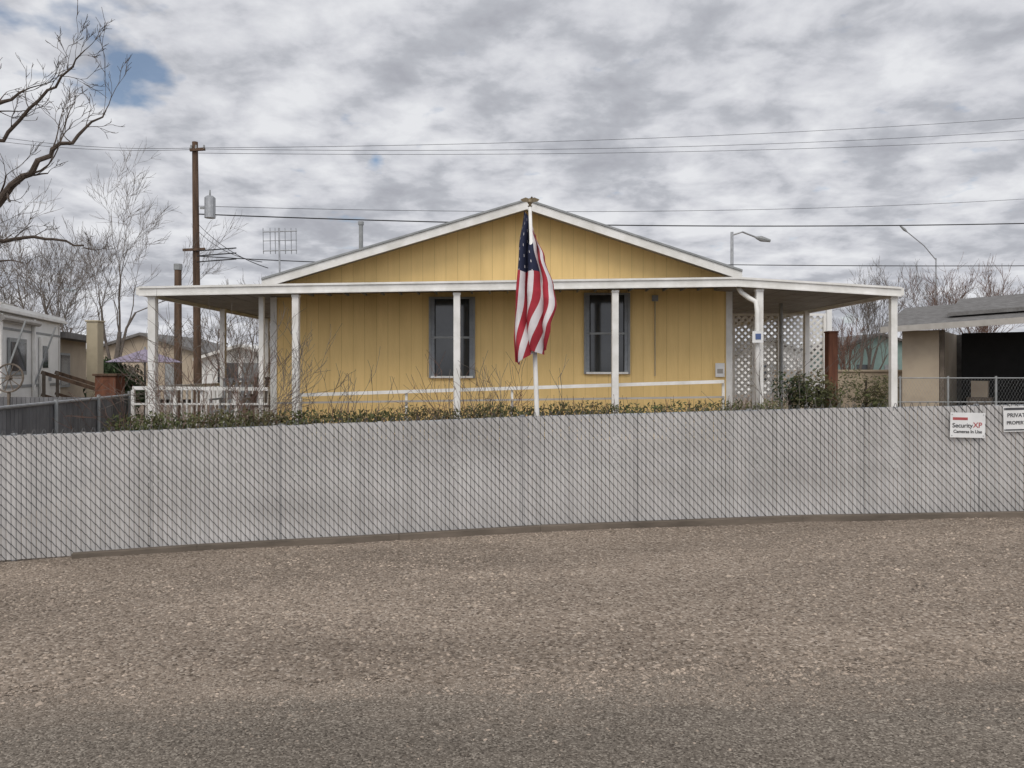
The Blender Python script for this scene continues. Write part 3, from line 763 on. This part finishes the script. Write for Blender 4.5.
# ------------------------------------------------------------ world
wd=bpy.data.worlds.new('World'); sc.world=wd; wd.use_nodes=True
nt=wd.node_tree; N=nt.nodes; L=nt.links
for n_ in list(N): N.remove(n_)
def nd(t,**k):
    n_=N.new(t)
    for a,v in k.items(): setattr(n_,a,v)
    return n_
def math_(op,a,b_=None):
    n_=nd('ShaderNodeMath',operation=op)
    for i,v in enumerate((a,b_)):
        if v is None: continue
        if isinstance(v,(int,float)): n_.inputs[i].default_value=v
        else: L.new(v,n_.inputs[i])
    return n_.outputs[0]
out=nd('ShaderNodeOutputWorld'); bg=nd('ShaderNodeBackground'); bg.inputs['Strength'].default_value=0.1
L.new(bg.outputs[0],out.inputs[0])
sky=nd('ShaderNodeTexSky',sky_type='NISHITA'); sky.sun_disc=False; sky.sun_elevation=math.radians(46); sky.sun_rotation=math.radians(195)
tc=nd('ShaderNodeTexCoord'); sp=nd('ShaderNodeSeparateXYZ'); L.new(tc.outputs['Generated'],sp.inputs[0])
z=math_('MAXIMUM',sp.outputs[2],0.0); zz=math_('ADD',z,0.22)
cb=nd('ShaderNodeCombineXYZ'); L.new(math_('DIVIDE',sp.outputs[0],zz),cb.inputs[0]); L.new(math_('DIVIDE',sp.outputs[1],zz),cb.inputs[1])
cb.inputs[2].default_value=1.3
n1=nd('ShaderNodeTexNoise'); n1.inputs['Scale'].default_value=6.0; n1.inputs['Detail'].default_value=6; n1.inputs['Roughness'].default_value=0.55; n1.inputs['Distortion'].default_value=0.15
L.new(cb.outputs[0],n1.inputs['Vector'])
n2=nd('ShaderNodeTexNoise'); n2.inputs['Scale'].default_value=1.8; n2.inputs['Detail'].default_value=2; L.new(cb.outputs[0],n2.inputs['Vector'])
mixf=math_('ADD',math_('MULTIPLY',n1.outputs['Fac'],0.66),math_('MULTIPLY',n2.outputs['Fac'],0.34))
cr=nd('ShaderNodeValToRGB'); L.new(mixf,cr.inputs[0]); e=cr.color_ramp.elements
e[0].position=0.36; e[0].color=(0.42,0.43,0.475,1); e[1].position=0.62; e[1].color=(0.82,0.83,0.86,1)
q=e.new(0.44); q.color=(0.50,0.515,0.56,1); q=e.new(0.51); q.color=(0.655,0.665,0.71,1)
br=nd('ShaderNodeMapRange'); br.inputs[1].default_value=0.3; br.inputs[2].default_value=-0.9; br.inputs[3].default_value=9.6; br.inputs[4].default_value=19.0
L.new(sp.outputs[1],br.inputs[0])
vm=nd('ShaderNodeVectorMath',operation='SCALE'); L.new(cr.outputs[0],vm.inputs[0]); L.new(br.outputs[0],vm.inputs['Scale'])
def hole(px,py,rad,amp=0.26):
    v=Vector(((px-512)/FP,1,(HY-py)/FP)).normalized()
    dn=nd('ShaderNodeVectorMath',operation='DISTANCE'); L.new(tc.outputs['Generated'],dn.inputs[0]); dn.inputs[1].default_value=v
    m_=nd('ShaderNodeMapRange'); m_.inputs[1].default_value=0; m_.inputs[2].default_value=rad; m_.inputs[3].default_value=amp; m_.inputs[4].default_value=0
    L.new(dn.outputs['Value'],m_.inputs[0]); return m_.outputs[0]
hs=math_('ADD',math_('ADD',hole(120,72,0.055,0.32),hole(170,92,0.05,0.3)),hole(376,160,0.022,0.3))
hs=math_('ADD',hs,hole(60,5,0.12,0.24))
n3=nd('ShaderNodeTexNoise'); n3.inputs['Scale'].default_value=9; n3.inputs['Detail'].default_value=4; L.new(cb.outputs[0],n3.inputs['Vector'])
hm=nd('ShaderNodeMapRange'); hm.inputs[1].default_value=0.60; hm.inputs[2].default_value=0.80; hm.inputs[4].default_value=0.85; L.new(math_('ADD',math_('MULTIPLY',n3.outputs['Fac'],0.9),hs),hm.inputs[0])
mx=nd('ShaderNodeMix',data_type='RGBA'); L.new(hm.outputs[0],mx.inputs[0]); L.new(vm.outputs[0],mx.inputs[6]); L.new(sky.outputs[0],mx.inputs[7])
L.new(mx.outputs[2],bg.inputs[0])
sd=bpy.data.lights.new('sun','SUN'); sd.energy=1.3; sd.angle=math.radians(30); sd.color=(1,0.93,0.83)
so=bpy.data.objects.new('sun',sd); sc.collection.objects.link(so); so.rotation_euler=(math.radians(44),0,math.radians(-15))

# ------------------------------------------------------------ camera
cd=bpy.data.cameras.new('camera'); cam=bpy.data.objects.new('camera',cd); sc.collection.objects.link(cam)
cam.location=(0,0,CZ); cam.rotation_euler=(math.pi/2,0,0); cd.sensor_width=36; cd.lens=FP/1024*36
cd.shift_y=-(384-HY)/1024; cd.clip_end=3000; cd.clip_start=0.05
sc.camera=cam
sc.view_settings.view_transform='Standard'; sc.view_settings.look='None'; sc.view_settings.exposure=0
